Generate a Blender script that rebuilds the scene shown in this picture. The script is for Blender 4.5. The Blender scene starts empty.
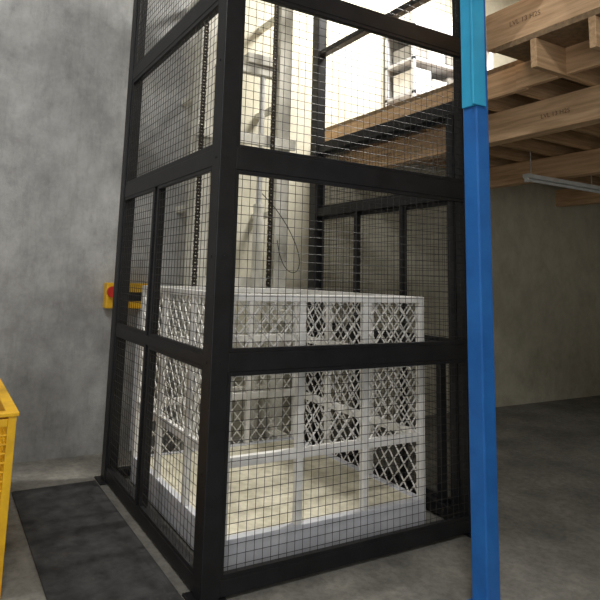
import bpy, bmesh, math, random
from mathutils import Vector, Matrix
random.seed(4)
S = bpy.context.scene
C = S.collection
S.view_settings.view_transform = 'Standard'

# ------------------------------------------------------------ materials
def mat(name, col, col2=None, rough=0.6, metal=0.0, scale=6.0, bump=0.0, detail=6, emit=None, stretch=(1,1,1), lo=.35, hi=.65, spec=0.5):
    m = bpy.data.materials.new(name); m.use_nodes = True
    nt = m.node_tree; b = nt.nodes['Principled BSDF']
    b.inputs['Roughness'].default_value = rough
    b.inputs['Metallic'].default_value = metal
    b.inputs['Specular IOR Level'].default_value = spec
    col2 = col2 or tuple(c*0.8 for c in col)
    tc = nt.nodes.new('ShaderNodeTexCoord'); mp = nt.nodes.new('ShaderNodeMapping')
    mp.inputs['Scale'].default_value = stretch
    nt.links.new(tc.outputs['Object'], mp.inputs[0])
    n = nt.nodes.new('ShaderNodeTexNoise'); n.inputs['Scale'].default_value = scale
    n.inputs['Detail'].default_value = detail; n.inputs['Roughness'].default_value = .6
    nt.links.new(mp.outputs[0], n.inputs['Vector'])
    r = nt.nodes.new('ShaderNodeValToRGB')
    r.color_ramp.elements[0].position = lo; r.color_ramp.elements[1].position = hi
    r.color_ramp.elements[0].color = (*col2, 1); r.color_ramp.elements[1].color = (*col, 1)
    nt.links.new(n.outputs['Fac'], r.inputs[0]); nt.links.new(r.outputs[0], b.inputs['Base Color'])
    if bump:
        bp = nt.nodes.new('ShaderNodeBump'); bp.inputs['Strength'].default_value = bump
        bp.inputs['Distance'].default_value = .02
        nt.links.new(n.outputs['Fac'], bp.inputs['Height']); nt.links.new(bp.outputs[0], b.inputs['Normal'])
    if emit:
        b.inputs['Emission Color'].default_value = (*emit[0], 1); b.inputs['Emission Strength'].default_value = emit[1]
    return m

def wall_mat():
    m = bpy.data.materials.new('concrete_wall_procedural'); m.use_nodes = True
    nt = m.node_tree; L = nt.links.new; b = nt.nodes['Principled BSDF']; b.inputs['Roughness'].default_value = .85
    b.inputs['Specular IOR Level'].default_value = .25
    tc = nt.nodes.new('ShaderNodeTexCoord')
    def noise(sc, det, stretch=(1,1,1), dist=0, off=(0,0,0)):
        mp = nt.nodes.new('ShaderNodeMapping'); mp.inputs['Scale'].default_value = stretch; mp.inputs['Location'].default_value = off
        L(tc.outputs['Object'], mp.inputs[0])
        n = nt.nodes.new('ShaderNodeTexNoise'); n.inputs['Scale'].default_value = sc; n.inputs['Detail'].default_value = det
        n.inputs['Roughness'].default_value = .72; n.inputs['Distortion'].default_value = dist
        L(mp.outputs[0], n.inputs['Vector']); return n
    def ramp(src, a, bb, ca, cb):
        r = nt.nodes.new('ShaderNodeValToRGB'); r.color_ramp.elements[0].position = a; r.color_ramp.elements[1].position = bb
        r.color_ramp.elements[0].color = (*ca, 1); r.color_ramp.elements[1].color = (*cb, 1); L(src, r.inputs[0]); return r
    def mixc(a, b2, f, mode='MULTIPLY'):
        x = nt.nodes.new('ShaderNodeMix'); x.data_type = 'RGBA'; x.blend_type = mode
        if isinstance(f, float): x.inputs[0].default_value = f
        else: L(f, x.inputs[0])
        L(a, x.inputs[6]); L(b2, x.inputs[7]); return x.outputs[2]
    n1 = noise(1.6, 12, dist=.1, off=(3.1,0,1.7)); n2 = noise(4.5, 12, (1, 1, .8), .1); n3 = noise(38, 5); n4 = noise(11, 12, (1,1,.18), .05)
    c1 = ramp(n1.outputs['Fac'], .38, .64, (.35,.352,.35), (.52,.525,.52))
    c2 = ramp(n2.outputs['Fac'], .40, .56, (.78,.785,.79), (1,1,1))
    c4 = ramp(n4.outputs['Fac'], .36, .50, (.72,.72,.71), (1,1,1))
    a = mixc(c1.outputs[0], c2.outputs[0], .7); a = mixc(a, c4.outputs[0], .5)
    # darker band at the wall foot, painting in the shade under the mezzanine
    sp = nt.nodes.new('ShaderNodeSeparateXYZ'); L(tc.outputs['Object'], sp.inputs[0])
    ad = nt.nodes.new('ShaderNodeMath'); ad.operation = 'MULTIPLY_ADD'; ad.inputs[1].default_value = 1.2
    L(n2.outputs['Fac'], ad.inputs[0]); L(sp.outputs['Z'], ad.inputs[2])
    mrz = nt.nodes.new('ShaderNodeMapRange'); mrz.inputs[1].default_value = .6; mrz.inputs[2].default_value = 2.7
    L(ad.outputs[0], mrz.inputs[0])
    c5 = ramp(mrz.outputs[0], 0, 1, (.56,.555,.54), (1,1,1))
    # cream tone, with the upstairs light painted in, starts at x ~ 1.1 m
    mr = nt.nodes.new('ShaderNodeMapRange'); mr.inputs[1].default_value = .7; mr.inputs[2].default_value = 1.2
    L(sp.outputs['X'], mr.inputs[0])
    c3 = ramp(n2.outputs['Fac'], .3, .6, (.52,.49,.39), (.66,.63,.52))
    o = mixc(a, c3.outputs[0], mr.outputs[0], 'MIX')
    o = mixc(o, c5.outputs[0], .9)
    L(o, b.inputs['Base Color'])
    bp = nt.nodes.new('ShaderNodeBump'); bp.inputs['Strength'].default_value = .3; bp.inputs['Distance'].default_value = .012
    L(n3.outputs['Fac'], bp.inputs['Height']); L(bp.outputs[0], b.inputs['Normal'])
    return m

def floor_mat():
    m = bpy.data.materials.new('dusty_concrete_floor'); m.use_nodes = True
    nt = m.node_tree; L = nt.links.new; b = nt.nodes['Principled BSDF']; b.inputs['Roughness'].default_value = .75
    b.inputs['Specular IOR Level'].default_value = .25
    tc = nt.nodes.new('ShaderNodeTexCoord')
    def n(sc, a, bb, ca, cb, dist=0.0):
        t = nt.nodes.new('ShaderNodeTexNoise'); t.inputs['Scale'].default_value = sc; t.inputs['Detail'].default_value = 12
        t.inputs['Roughness'].default_value = .7; t.inputs['Distortion'].default_value = dist
        L(tc.outputs['Object'], t.inputs['Vector'])
        r = nt.nodes.new('ShaderNodeValToRGB'); r.color_ramp.elements[0].position = a; r.color_ramp.elements[1].position = bb
        r.color_ramp.elements[0].color = (*ca,1); r.color_ramp.elements[1].color = (*cb,1); L(t.outputs['Fac'], r.inputs[0]); return r, t
    r1, t1 = n(2.0, .36, .64, (.14,.134,.12), (.25,.24,.212), .1)
    r2, t2 = n(22, .40, .56, (.6,.6,.6), (1,1,1))
    x = nt.nodes.new('ShaderNodeMix'); x.data_type = 'RGBA'; x.blend_type = 'MULTIPLY'; x.inputs[0].default_value = .6
    L(r1.outputs[0], x.inputs[6]); L(r2.outputs[0], x.inputs[7]); L(x.outputs[2], b.inputs['Base Color'])
    bp = nt.nodes.new('ShaderNodeBump'); bp.inputs['Strength'].default_value = .2; bp.inputs['Distance'].default_value = .01
    L(t2.outputs['Fac'], bp.inputs['Height']); L(bp.outputs[0], b.inputs['Normal'])
    return m

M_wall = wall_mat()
M_floor = floor_mat()
M_ceil = mat('ceiling_sheet', (.4,.4,.38), rough=.8)
M_black = mat('black_powder_coat', (.013,.013,.015), (.007,.007,.008), .45, scale=9, spec=.35)
M_wire = mat('black_wire', (.03,.028,.025), rough=.5, spec=.3)
M_white = mat('white_enamel', (.86,.85,.82), (.70,.69,.66), .5, scale=8)
M_edge = mat('grey_enamel', (.62,.63,.67), (.50,.51,.55), .5, scale=7)
M_mast = mat('off_white_steel', (.80,.78,.70), (.62,.60,.52), .5, scale=8)
M_deck = mat('cream_deck_plate', (.74,.70,.56), (.52,.48,.37), .65, scale=14, bump=.25, detail=10)
M_galv = mat('galvanised_mesh', (.76,.75,.72), (.56,.55,.52), .45, .1, scale=20)
M_chain = mat('oily_chain', (.05,.04,.03), rough=.45, metal=.7)
M_blue = mat('blue_enamel', (.018,.15,.48), (.012,.11,.38), .4, scale=5)
M_cyan = mat('light_blue_plate', (.04,.42,.70), (.03,.34,.60), .4, scale=5)
M_wood = mat('lvl_timber', (.78,.53,.31), (.52,.32,.17), .7, scale=7, stretch=(4,.35,5), bump=.1, detail=10)
M_wood2 = mat('joist_timber', (.66,.44,.25), (.40,.25,.13), .7, scale=7, stretch=(.35,4,5), bump=.1, detail=10)
M_ply = mat('particle_deck', (.30,.20,.11), (.18,.12,.065), .8, scale=30)
M_stamp = mat('stamp_ink', (.22,.13,.07), rough=.8)
M_yellow = mat('yellow_paint', (.85,.50,.015), (.68,.37,.01), .45, scale=10)
M_red = mat('red_plastic', (.6,.03,.02), rough=.35)
M_rubber = mat('rubber_mat', (.055,.055,.055), (.026,.026,.027), .85, scale=9, bump=.3, detail=10, spec=.2)
M_tube = mat('white_batten', (.8,.82,.82), rough=.4)
M_card = mat('white_carton', (.82,.81,.78), (.66,.65,.62), .7)
M_cardb = mat('grey_carton', (.28,.27,.25), rough=.8)
M_lamp = mat('lamp_diffuser', (.9,.9,.88), emit=((1,.97,.88), 2.0))

# ------------------------------------------------------------ helpers
def empty(name, loc=(0,0,0)):
    e = bpy.data.objects.new(name, None); C.objects.link(e); e.location = loc; e.empty_display_size = .1
    return e
def finish(bm, name, m, parent=None, bevel=0):
    me = bpy.data.meshes.new(name); bmesh.ops.recalc_face_normals(bm, faces=bm.faces); bm.to_mesh(me); bm.free()
    me.materials.append(m)
    o = bpy.data.objects.new(name, me); C.objects.link(o)
    if parent: o.parent = parent
    if bevel:
        b = o.modifiers.new('bevel', 'BEVEL'); b.width = bevel; b.segments = 2; b.limit_method = 'ANGLE'
    return o
def abox(bm, x0, y0, z0, x1, y1, z1):
    v = [bm.verts.new(p) for p in [(x0,y0,z0),(x1,y0,z0),(x1,y1,z0),(x0,y1,z0),(x0,y0,z1),(x1,y0,z1),(x1,y1,z1),(x0,y1,z1)]]
    for f in [(0,3,2,1),(4,5,6,7),(0,1,5,4),(1,2,6,5),(2,3,7,6),(3,0,4,7)]: bm.faces.new([v[i] for i in f])
def boxes(name, lst, m, parent=None, bevel=0):
    bm = bmesh.new()
    for b in lst: abox(bm, *b)
    return finish(bm, name, m, parent, bevel)
def arod(bm, p, q, r, n=4):
    p, q = Vector(p), Vector(q); d = (q-p).normalized()
    a = d.orthogonal().normalized(); b = d.cross(a)
    ra, rb = [], []
    for i in range(n):
        t = 2*math.pi*(i+.5)/n; o = a*math.cos(t)*r + b*math.sin(t)*r
        ra.append(bm.verts.new(p+o)); rb.append(bm.verts.new(q+o))
    for i in range(n): bm.faces.new([ra[i], ra[(i+1)%n], rb[(i+1)%n], rb[i]])
    bm.faces.new(ra[::-1]); bm.faces.new(rb)
def rods(name, lst, r, m, parent=None, n=4):
    bm = bmesh.new()
    for p, q in lst: arod(bm, p, q, r, n)
    return finish(bm, name, m, parent)
def square_mesh(o, u, v, W, H, s=.05):
    o, u, v = Vector(o), Vector(u), Vector(v); out = []
    n = max(1, round(W/s)); k = max(1, round(H/s))
    for i in range(1, n): out.append((o+u*(W*i/n), o+u*(W*i/n)+v*H))
    for i in range(1, k): out.append((o+v*(H*i/k), o+v*(H*i/k)+u*W))
    return out
def diamond(o, u, v, W, H, s=.1, k=1.15):
    o, u, v = Vector(o), Vector(u), Vector(v); out = []
    nrm = u.cross(v)*.004
    c = -H/k
    while c < W:
        t0 = max(0, -c*k); t1 = min(H, (W-c)*k)
        if t1-t0 > .01:
            for sg in (0, 1):
                a = c+t0/k; b = c+t1/k
                if sg: a, b = W-a, W-b
                off = nrm if sg else -nrm
                out.append((o+u*a+v*t0+off, o+u*b+v*t1+off))
        c += s
    return out

# ------------------------------------------------------------ room shell
YW = 2.55
boxes('floor', [(-5,-6,-.1, 9,YW+.2,0)], M_floor)
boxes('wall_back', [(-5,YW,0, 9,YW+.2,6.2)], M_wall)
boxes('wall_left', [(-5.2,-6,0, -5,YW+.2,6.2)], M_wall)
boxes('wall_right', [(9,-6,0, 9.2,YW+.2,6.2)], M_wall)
boxes('shade_wall_front', [(-.4,-6.2,0, 9.2,-6,6.2)], M_wall)     # added behind the camera to shade the right side; open to its left
boxes('ceiling', [(-5.2,-6,6.2, 9.2,YW+.2,6.35)], M_ceil)

# ------------------------------------------------------------ lift enclosure
cage = empty('lift_shaft_cage')
W, D, H = 1.9, 1.85, 4.75
hp = .052
bm = bmesh.new()
for x in (0, W):
    for y in (0, D):
        abox(bm, x-hp, y-hp, 0.012, x+hp, y+hp, H)
finish(bm, 'corner_posts', M_black, cage, .005)
boxes('base_plates', [(x-.09,y-.09,0,x+.09,y+.09,.014) for x in (0,W) for y in (0,D)], M_black, cage, .003)
Z = [(.02,.10),(1.10,1.20),(2.18,2.30),(3.24,3.34),(4.62,4.72)]
fr = []
for a, b in Z:                                    # front rails
    fr.append((hp,-.045,a, W-hp,.035,b))
for a, b in Z[:1]+[(1.12,1.18)]+[(2.20,2.30),(3.20,3.29),(4.62,4.72)]:   # left side rails
    fr.append((-.045,hp,a, .035,D-hp,b))
for a, b in [(.02,.10),(1.10,1.18),(2.2,2.28),(2.83,2.93),(3.85,3.90),(4.62,4.72)]:   # right side rails
    fr.append((W-.035,hp,a, W+.045,D-hp,b))
for a, b in [(.02,.08),(4.62,4.72)]:
    fr.append((hp,D-.03,a, W-hp,D+.03,b))
boxes('rails', fr, M_black, cage, .004)
# stiffeners and doors
st = [(-.028,.98,.10,.022,1.04,2.2), (W-.02,.62,.10,W+.03,.66,2.2), (W-.02,1.2,.10,W+.03,1.24,2.2),
      (W-.03,.09,.1,W+.03,.15,2.83), (W-.03,.23,.1,W+.03,.27,1.1)]
boxes('stiffeners', st, M_black, cage, .003)
def pframe(face, a0, a1, z0, z1, t=.03, d=.012):
    if face == 'f': mk = lambda p,q,r,s: (p, -.05-d+.02, r, q, -.05+.02+d, s)
    elif face == 'l': mk = lambda p,q,r,s: (-.03-d, p, r, -.03+d, q, s)
    else: mk = lambda p,q,r,s: (W+.03-d, p, r, W+.03+d, q, s)
    return [mk(a0,a0+t,z0,z1), mk(a1-t,a1,z0,z1), mk(a0+t,a1-t,z0,z0+t), mk(a0+t,a1-t,z1-t,z1)]
pf = []; wires = []
zb = [(.10,1.10),(1.20,2.18),(2.30,3.24),(3.34,4.62)]
for z0, z1 in zb:
    pf += pframe('f', hp, W-hp, z0, z1, .022)
    wires += square_mesh((hp,-.03,z0),(1,0,0),(0,0,1), W-2*hp, z1-z0)
zl = [(.10,1.12),(1.18,2.20),(2.30,3.20),(3.29,4.62)]
for i,(z0, z1) in enumerate(zl):
    if i < 2:
        pf += pframe('l', hp, .98, z0, z1, .022) + pframe('l', 1.04, D-hp, z0, z1, .022)
    else:
        pf += pframe('l', hp, D-hp, z0, z1)
    wires += square_mesh((-.03,hp,z0),(0,1,0),(0,0,1), D-2*hp, z1-z0)
for z0, z1 in [(.10,1.10),(1.18,2.20),(2.28,2.83)]:
    pf += pframe('r', hp, D-hp, z0, z1)
    wires += square_mesh((W+.03,hp,z0),(0,1,0),(0,0,1), D-2*hp, z1-z0, .04)
boxes('panel_frames', pf, M_black, cage, .002)
rods('welded_wire_mesh', wires, .0018, M_wire, cage)
bl = []
for z in [.6,1.15,1.7,2.24,2.8]:
    bl.append(((-hp-.004,0,z),(-hp+.004,0,z))); bl.append(((0,-hp-.004,z),(0,-hp+.004,z)))
rods('bolts', bl, .007, M_black, cage, 6)

# ------------------------------------------------------------ mast
mast = empty('lift_mast')
mb = []
for x in (.72, 1.58):
    mb += [(x-.07,1.98,0, x+.07,2.0,4.7),(x-.07,2.12,0, x+.07,2.14,4.7),(x-.008,2.0,0, x+.008,2.12,4.7)]
    mb += [(x-.1,1.95,0,x+.1,2.19,.015)]
for z in (.5,1.5,2.75,3.6,4.5):
    mb += [(.79,2.02,z,1.51,2.10,z+.09)]
mb += [(.6,1.945,2.86,1.7,1.978,2.96)]
for z in (1.0,2.2,3.3,4.3):
    for x in (.72,1.58): mb += [(x-.03,2.14,z,x+.03,YW,z+.06)]
boxes('guide_columns', mb, M_mast, mast, .003)
rods('hydraulic_cylinder', [((1.36,2.06,0),(1.36,2.06,2.3))], .05, M_mast, mast, 20)
rods('piston_rod', [((1.36,2.06,2.3),(1.36,2.06,3.7))], .028, M_galv, mast, 16)
boxes('pulley_yoke', [(1.16,2.0,3.7,1.5,2.12,3.8)], M_mast, mast, .004)
rods('chain_sheaves', [((1.35,2.0,4.5),(1.35,1.92,4.5)),((.74,2.0,4.5),(.74,1.92,4.5))], .07, M_chain, mast, 20)
bm = bmesh.new()
for cx, z0, z1 in ((1.42,1.50,4.5),(.665,1.3,4.5)):
    z = z0; i = 0
    while z < z1:
        g = .017 if i%2 else .011
        for sx in (-g, g): abox(bm, cx+sx-.0035,1.916,z-.007,cx+sx+.0035,1.940,z+.037)
        arod(bm, (cx-.022,1.928,z),(cx+.022,1.928,z), .011, 8)
        z += .03; i += 1
finish(bm, 'roller_chains', M_chain, mast)
cu = bpy.data.curves.new('hose', 'CURVE'); cu.dimensions = '3D'; cu.bevel_depth = .004
sp = cu.splines.new('NURBS'); pts = [(1.36,2.0,2.4),(1.48,1.9,2.25),(1.66,1.88,2.0),(1.74,1.85,1.75),(1.66,1.83,1.6),(1.5,1.85,1.7),(1.5,1.92,1.95)]
sp.points.add(len(pts)-1); sp.use_endpoint_u = True
for i, p in enumerate(pts): sp.points[i].co = (*p, 1)
ho = bpy.data.objects.new('hydraulic_hose', cu); C.objects.link(ho); cu.materials.append(M_wire); ho.parent = mast

# ------------------------------------------------------------ carriage
car = empty('lift_platform_carriage')
x0, x1, y0, y1 = .13, 1.62, .13, 1.72
boxes('deck_edge_frame', [(x0,y0,.02,x1,y0+.05,.2),(x0,y1-.05,.02,x1,y1,.2),(x0,y0+.05,.02,x0+.05,y1-.05,.2),(x1-.05,y0+.05,.02,x1,y1-.05,.2)], M_edge, car, .004)
boxes('deck_plate', [(x0+.05,y0+.05,.15,x1-.05,y1-.05,.19)], M_deck, car)
boxes('deck_feet', [(x,y,0,x+.1,y+.1,.15) for x in (x0+.06,x1-.16) for y in (y0+.06,y1-.16)], M_edge, car)
fb = []; ht = 1.50; t = .042
xs = [x0, .61, 1.1, x1-t]; ys = [y0, .65, 1.18, y1-t]
for x in xs:
    fb += [(x,y0,.2,x+t,y0+t,ht-t),(x,y1-t,.2,x+t,y1,ht-t)]
for y in ys[1:3]:
    fb += [(x0,y,.2,x0+t,y+t,ht-t),(x1-t,y,.2,x1,y+t,ht-t)]
for z in (ht-t,):
    fb += [(x0,y0,z,x1,y0+t,z+t),(x0,y1-t,z,x1,y1,z+t),(x0,y0+t,z,x0+t,y1-t,z+t),(x1-t,y0+t,z,x1,y1-t,z+t)]
for z in (.56,1.04):
    for i in range(3):
        fb += [(xs[i]+t,y0+.004,z,xs[i+1],y0+t-.004,z+.055),(xs[i]+t,y1-t+.004,z,xs[i+1],y1-.004,z+.055)]
        fb += [(x0+.004,ys[i]+t,z,x0+t-.004,ys[i+1],z+.055),(x1-t+.004,ys[i]+t,z,x1-.004,ys[i+1],z+.055)]
boxes('side_frames', fb, M_white, car, .003)
dm = []
for z0, z1 in ((.615,1.04),(1.095,1.458)):
    for i in range(3):
        if not (i==0 and z0<.7):
            dm += diamond((xs[i]+t,y0+.02,z0),(1,0,0),(0,0,1), xs[i+1]-xs[i]-t, z1-z0)
        dm += diamond((xs[i]+t,y1-.02,z0),(1,0,0),(0,0,1), xs[i+1]-xs[i]-t, z1-z0)
        dm += diamond((x0+.02,ys[i]+t,z0),(0,1,0),(0,0,1), ys[i+1]-ys[i]-t, z1-z0)
        dm += diamond((x1-.02,ys[i]+t,z0),(0,1,0),(0,0,1), ys[i+1]-ys[i]-t, z1-z0)
for i in range(3):
    dm += diamond((xs[i]+t,y1-.02,.2),(1,0,0),(0,0,1), xs[i+1]-xs[i]-t, .36)
    dm += diamond((x1-.02,ys[i]+t,.2),(0,1,0),(0,0,1), ys[i+1]-ys[i]-t, .36)
rods('diamond_mesh', dm, .0055, M_galv, car, 5)
boxes('mast_arms', [(.64,1.72,.05,.80,1.97,.2),(1.46,1.72,.05,1.60,1.97,.2),(.66,1.72,1.2,.78,1.97,1.3),(1.5,1.72,1.2,1.60,1.97,1.3)], M_mast, car, .003)

# ------------------------------------------------------------ mat on the floor
boxes('rubber_floor_mat', [(-.70,-.35,0,-.10,1.86,.012)], M_rubber, None, .004)

# ------------------------------------------------------------ control box
cb = empty('control_box'); yb = YW-.004
boxes('housing', [(.03,2.43,1.27,.52,yb,1.50)], M_yellow, cb, .01)
boxes('label', [(.2,2.425,1.34,.42,2.43,1.42)], M_black, cb)
rods('emergency_button', [((.08,2.43,1.42),(.08,2.39,1.42))], .05, M_red, cb, 20)
boxes('conduit', [(.36,2.51,0,.39,yb,1.27)], M_edge, cb, .004)

# ------------------------------------------------------------ yellow mesh stillage
sti = empty('yellow_mesh_stillage')
a0, a1, b0, b1, hh = -1.95, -.90, .42, 1.7, .86
s = .04
fb = []
for x in (a0, a1-s):
    for y in (b0, b1-s): fb.append((x,y,0,x+s,y+s,hh))
for z in (.1, hh-.05):
    fb += [(a0+s,b0,z,a1-s,b0+s,z+.04),(a0+s,b1-s,z,a1-s,b1,z+.04),(a0,b0+s,z,a0+s,b1-s,z+.04),(a1-s,b0+s,z,a1,b1-s,z+.04)]
fb += [(a0-.01,b0-.01,hh,a1+.01,b0+.05,hh+.02),(a0-.01,b1-.05,hh,a1+.01,b1+.01,hh+.02),(a0-.01,b0+.05,hh,a0+.05,b1-.05,hh+.02),(a1-.05,b0+.05,hh,a1+.01,b1-.05,hh+.02)]
fb += [(a0+s,b0+s,.1,a1-s,b1-s,.12)]
boxes('frame', fb, M_yellow, sti, .004)
w = square_mesh((a0+s,b0+.02,.15),(1,0,0),(0,0,1),a1-a0-2*s,hh-.2,.045)+square_mesh((a1-.02,b0+s,.15),(0,1,0),(0,0,1),b1-b0-2*s,hh-.2,.045)
w += square_mesh((a0+s,b1-.02,.15),(1,0,0),(0,0,1),a1-a0-2*s,hh-.2,.045)+square_mesh((a0+.02,b0+s,.15),(0,1,0),(0,0,1),b1-b0-2*s,hh-.2,.045)
rods('wire_sides', w, .006, M_yellow, sti, 6)

# ------------------------------------------------------------ blue column
col = empty('blue_steel_column')
cx, cy = 1.19, -.70
boxes('shaft', [(cx-.048,cy-.048,.015,cx+.048,cy+.048,3.65)], M_blue, col, .008)
boxes('base_plate', [(cx-.12,cy-.12,0,cx+.12,cy+.12,.016)], M_blue, col, .003)
boxes('splice_plate', [(cx-.085,cy-.062,2.56,cx+.012,cy-.048,3.65),(cx-.062,cy-.048,2.56,cx-.048,cy+.04,3.65)], M_cyan, col, .003)

for px_, py_ in ((2.75,-2.2),(4.65,-2.2),(6.8,-2.2)):
    c2 = empty('blue_steel_column')
    boxes('shaft', [(px_-.048,py_-.048,.015,px_+.048,py_+.048,2.8)], M_blue, c2, .008)
    boxes('base_plate', [(px_-.12,py_-.12,0,px_+.12,py_+.12,.016)], M_blue, c2, .003)

# ------------------------------------------------------------ mezzanine
mz = empty('timber_mezzanine')
for x in (2.70,4.60,6.75):
    boxes('bearer', [(x,-2.6,2.80,x+.09,YW,3.05)], M_wood, mz, .004)
    boxes('bearer_flange', [(x+.09,-2.6,2.80,x+.135,YW,2.93)], M_wood, mz, .004)
jl = []
y = -2.5
while y < YW-.05:
    xa = 2.40 if y > -.2 else 2.03
    jl.append((xa,y,3.05,8.9,y+.045,3.25)); y += .4
boxes('joists', jl, M_wood2, mz, .003)
bk = []
y = -2.5
while y < YW-.5:
    if y < -.3: bk.append((2.35,y+.045,3.06,2.39,y+.4,3.25))
    bk.append((5.6,y+.045,3.06,5.64,y+.4,3.25)); y += .4
boxes('blocking', bk, M_wood, mz)
boxes('rim_board', [(2.36,-.17,3.05,2.40,YW,3.25)], M_wood, mz)
boxes('deck_boards', [(2.03,-2.6,3.25,2.36,-.18,3.29),(2.36,-2.6,3.25,8.95,YW,3.29)], M_ply, mz)
boxes('edge_beam', [(2.03,-2.6,3.29,2.12,-.10,3.56)], M_wood, mz, .004)
boxes('cross_beam', [(1.0,-.78,3.65,2.3,-.62,3.9)], M_wood, mz, .004)
boxes('beam_packer', [(2.03,-.78,3.56,2.12,-.62,3.65)], M_wood, mz)
def stamp(txt, y, z, x, size):
    c = bpy.data.curves.new('stamp', 'FONT'); c.body = txt; c.size = size; c.extrude = .0004
    o = bpy.data.objects.new('grade_stamp', c); C.objects.link(o); c.materials.append(M_stamp); o.parent = mz
    o.matrix_local = Matrix(((0,0,-1,x-.0008),(-1,0,0,y),(0,1,0,z),(0,0,0,1)))
stamp('LVL 13 H2S', -.30, 3.40, 2.03, .05)
stamp('LVL 13 H2S', -.05, 2.90, 2.70, .05)
stamp('LVL 13 H2S', 1.9, 2.90, 2.70, .05)

# tube light
tl = empty('fluorescent_batten_light')
boxes('batten', [(4.05,1.04,2.735,5.45,1.12,2.78)], M_tube, tl, .006)
rods('tube', [((4.08,1.08,2.715),(5.42,1.08,2.715))], .016, M_tube, tl, 12)
boxes('end_caps', [(4.05,1.06,2.69,4.08,1.10,2.735),(5.42,1.06,2.69,5.45,1.10,2.735)], M_tube, tl)
rods('hangers', [((4.2,1.122,2.78),(4.2,1.122,3.055)),((5.3,1.122,2.78),(5.3,1.122,3.055))], .005, M_galv, tl, 6)

# ------------------------------------------------------------ upstairs shelving
sh = empty('storage_shelf')
X0, X1, Y0, Y1, ZZ = 3.35, 4.75, 2.0, 2.5, 3.29
fb = [(x,y,ZZ,x+.04,y+.04,ZZ+1.7) for x in (X0,X1-.04) for y in (Y0,Y1-.04)]
for k in (.08,.5,.92,1.34): fb.append((X0,Y0,ZZ+k,X1,Y1,ZZ+k+.04))
boxes('frame', fb, M_edge, sh, .003)
boxes('back_panel', [(X0+.04,Y1-.03,ZZ+.1,X1-.04,Y1-.02,ZZ+1.38)], M_cardb, sh)
cl = []; cl2 = []
for k in (.12,.54,.96,1.38):
    x = X0+.06
    while x < X1-.25:
        wd = random.uniform(.16,.26); h2 = random.uniform(.18,.32)
        (cl if random.random()<.85 else cl2).append((x,Y0+.03,ZZ+k,x+wd,Y1-.08,ZZ+k+h2)); x += wd+.03
boxes('white_cartons', cl, M_card, sh, .004)
if cl2: boxes('grey_cartons', cl2, M_cardb, sh, .004)

# ------------------------------------------------------------ lights
def area(name, loc, tgt, sx, sy, power, colr):
    l = bpy.data.lights.new(name, 'AREA'); l.shape = 'RECTANGLE'; l.size = sx; l.size_y = sy; l.energy = power; l.color = colr
    o = bpy.data.objects.new(name, l); C.objects.link(o); o.location = loc
    o.rotation_euler = (Vector(tgt)-Vector(loc)).to_track_quat('-Z','Y').to_euler()
    return o
def unseen_panel(x, y, name='unseen_light_panel', p=100, c=(1,.97,.90)):
    e = empty(name)
    boxes('body', [(x-.65,y-.2,6.08,x+.65,y+.2,6.2)], M_tube, e, .01)
    boxes('diffuser', [(x-.6,y-.16,6.06,x+.6,y+.16,6.08)], M_lamp, e)
    a = area('lamp_'+name, (x,y,6.03), (x,y,0), 1.2, .32, p, c); a.parent = e
unseen_panel(3.2, 1.0, p=400)  # unseen panel standing in for the upstairs skylight on the back wall
unseen_panel(-2.0, -3.8, p=210, c=(1,.98,.95))  # panel added out of view to brighten the cage front
unseen_panel(-2.8, .2, p=68, c=(1,.98,.95))  # panel added out of view to brighten the left wall
area('unseen_fill_light', (-2.8,-5.9,2.0), (-.8,0,1.2), 4, 3.0, 66, (1,.985,.97))  # soft fill added behind the camera to light the cage front
wd = bpy.data.worlds.new('World'); S.world = wd; wd.use_nodes = True
wd.node_tree.nodes['Background'].inputs[0].default_value = (.96,.98,1,1)
wd.node_tree.nodes['Background'].inputs[1].default_value = .6

# ------------------------------------------------------------ camera
cam = bpy.data.cameras.new('camera'); co = bpy.data.objects.new('camera', cam); C.objects.link(co)
cam.sensor_width = 36; cam.sensor_fit = 'HORIZONTAL'
cam.lens = 575/600*36
cam.shift_x = 42/600; cam.shift_y = -108/600
fw = Vector((.477,.870,.146)).normalized()
rt = Vector((.873,-.481,.034)); rt = (rt - fw*rt.dot(fw)).normalized()
up = rt.cross(fw)
M = Matrix((rt, up, -fw)).transposed().to_4x4(); M.translation = (-1.332,-2.828,1.6)
co.matrix_world = M
cam.clip_start = .05
S.camera = co
